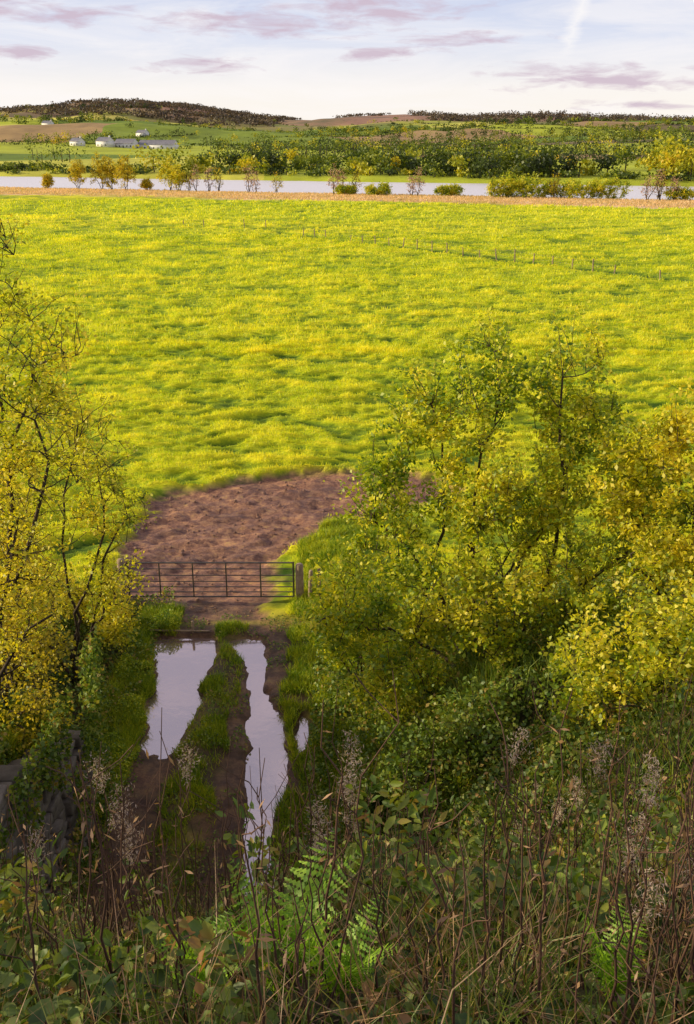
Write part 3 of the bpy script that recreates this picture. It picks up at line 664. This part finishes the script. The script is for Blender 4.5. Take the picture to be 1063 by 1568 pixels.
house('farmhouse',-205,900,14,8,5,-.6);house('farm_barn',-188,905,20,9,4,-.5,False);house('farm_barn',-160,900,34,9,4.5,-.35,False)
house('cottage',-226,890,12,7,4,-.7);house('cottage',-240,1250,14,8,4.5,-.6);house('cottage',255,1500,16,8,5,-.7);house('cottage',-420,1500,16,8,5,-.5)
house('cottage',330,1750,16,8,5.5,-.6)
# ------------------------------------------------------------------ sky & sun
EL=math.radians(17.5);AZ=math.radians(-88)
d=Vector((math.sin(AZ)*math.cos(EL),math.cos(AZ)*math.cos(EL),math.sin(EL)))
l=bpy.data.lights.new('sun','SUN');l.energy=5;l.angle=math.radians(.53);l.color=(1,.84,.53)
so=bpy.data.objects.new('sun',l);COL.objects.link(so);so.rotation_euler=d.to_track_quat('Z','Y').to_euler()
w=bpy.data.worlds.new('World');SC.world=w;w.use_nodes=True;nt=w.node_tree;nt.nodes.clear();L=nt.links.new
out=nt.nodes.new('ShaderNodeOutputWorld');bg=nt.nodes.new('ShaderNodeBackground');L(bg.outputs[0],out.inputs[0])
sk=nt.nodes.new('ShaderNodeTexSky');sk.sky_type='NISHITA';sk.sun_disc=False;sk.sun_elevation=EL;sk.sun_rotation=AZ;sk.air_density=1;sk.dust_density=1.0;sk.ozone_density=1.5
tc=nt.nodes.new('ShaderNodeTexCoord');sp=nt.nodes.new('ShaderNodeSeparateXYZ');L(tc.outputs['Generated'],sp.inputs[0])
def M(op,a,b=None,c=None,clamp=False):
    n=nt.nodes.new('ShaderNodeMath');n.operation=op;n.use_clamp=clamp
    for i,v in enumerate((a,b,c)):
        if v is None:continue
        if isinstance(v,(int,float)):n.inputs[i].default_value=v
        else:L(v,n.inputs[i])
    return n.outputs[0]
az=M('ARCTAN2',sp.outputs[0],sp.outputs[1]);el=sp.outputs[2]
def nz(sx,sy,dist=.4):
    cb=nt.nodes.new('ShaderNodeCombineXYZ');L(M('MULTIPLY',az,sx),cb.inputs[0]);L(M('MULTIPLY',el,sy),cb.inputs[1])
    n1=nt.nodes.new('ShaderNodeTexNoise');n1.inputs['Scale'].default_value=1;n1.inputs['Detail'].default_value=8;n1.inputs['Roughness'].default_value=.62;n1.inputs['Distortion'].default_value=dist;L(cb.outputs[0],n1.inputs['Vector'])
    return n1.outputs['Fac']
nf=nz(22,110);nn=M('SUBTRACT',nf,.5);nh=nz(5,30,.8)
acc=None
for (a,e_,sa_,se) in [(.245,.050,.085,.008),(.20,.058,.06,.006),(.024,.112,.07,.018),(-.247,.102,.055,.008),(-.33,.108,.06,.010),(-.136,.064,.045,.006),(.035,.074,.045,.006),(.104,.086,.055,.006),(-.29,.072,.04,.005),(-.08,.098,.10,.009),(.27,.03,.05,.004),(.5,.07,.12,.012),(-.6,.09,.15,.015)]:
    da=M('DIVIDE',M('SUBTRACT',az,a),sa_);de=M('DIVIDE',M('SUBTRACT',el,e_),se)
    q=M('SQRT',M('ADD',M('MULTIPLY',da,da),M('MULTIPLY',de,de)))
    v=M('MULTIPLY',M('SUBTRACT',M('MULTIPLY_ADD',nn,5.0,1.2),q),.8,clamp=True)
    acc=v if acc is None else M('MAXIMUM',acc,v)
hi=M('MULTIPLY_ADD',nh,4.5,-1.9,clamp=True)
sc=nt.nodes.new('ShaderNodeVectorMath');sc.operation='SCALE';L(sk.outputs[0],sc.inputs[0]);sc.inputs['Scale'].default_value=.13
def mixc(f,a,b):
    n=nt.nodes.new('ShaderNodeMixRGB')
    for i,v in ((0,f),(1,a),(2,b)):
        if isinstance(v,(int,float)):n.inputs[i].default_value=v
        elif isinstance(v,tuple):n.inputs[i].default_value=(*v,1)
        else:L(v,n.inputs[i])
    return n.outputs[0]
gr=nt.nodes.new('ShaderNodeValToRGB');L(M('MULTIPLY',el,6.5,clamp=True),gr.inputs[0])
E=gr.color_ramp.elements
while len(E)<4:E.new(.5)
for i,(p,c) in enumerate([(0,(1.0,.93,.82)),(.28,(1.0,.95,.91)),(.55,(.78,.81,.95)),(1,(.55,.62,.90))]):
    E[i].position=p;E[i].color=(*c,1)
hz=M('MULTIPLY_ADD',el,-1.3,1.0,clamp=True)
c1=mixc(hz,sc.outputs[0],gr.outputs[0])
up_=M('MULTIPLY_ADD',el,6,-.7,clamp=True)
c2=mixc(M('MULTIPLY',M('MULTIPLY_ADD',hi,.4,.32),up_),c1,(.88,.76,.80))
c2=mixc(M('MULTIPLY',M('MULTIPLY',hi,.8),M('MULTIPLY_ADD',el,-3,1.0,clamp=True)),c2,(1.0,.96,.95))
c3=mixc(M('MULTIPLY',acc,.85),c2,(.62,.49,.59))
da=M('SUBTRACT',M('SUBTRACT',az,.196),M('MULTIPLY',M('SUBTRACT',el,.069),.28));da=M('ADD',da,M('MULTIPLY',nn,.03))
ct=M('SUBTRACT',1,M('ABSOLUTE',M('DIVIDE',da,.009)),clamp=True);ct=M('MULTIPLY',ct,M('MULTIPLY_ADD',el,60,-4.0,clamp=True))
c4=mixc(M('MULTIPLY',ct,.7),c3,(1.0,.97,.96))
L(c4,bg.inputs[0]);bg.inputs[1].default_value=1.0
# ------------------------------------------------------------------ camera
cam=bpy.data.cameras.new('camera');cam.sensor_fit='VERTICAL';cam.sensor_height=36;cam.sensor_width=24.4;cam.lens=35;cam.clip_end=20000;cam.clip_start=.05
co=bpy.data.objects.new('camera',cam);COL.objects.link(co);co.location=(0,0,12.5);co.rotation_euler=(math.radians(69.5),0,0);SC.camera=co
SC.view_settings.view_transform='Standard';SC.view_settings.look='None';SC.view_settings.exposure=0
print('FACES',sum(len(m.polygons) for m in bpy.data.meshes))
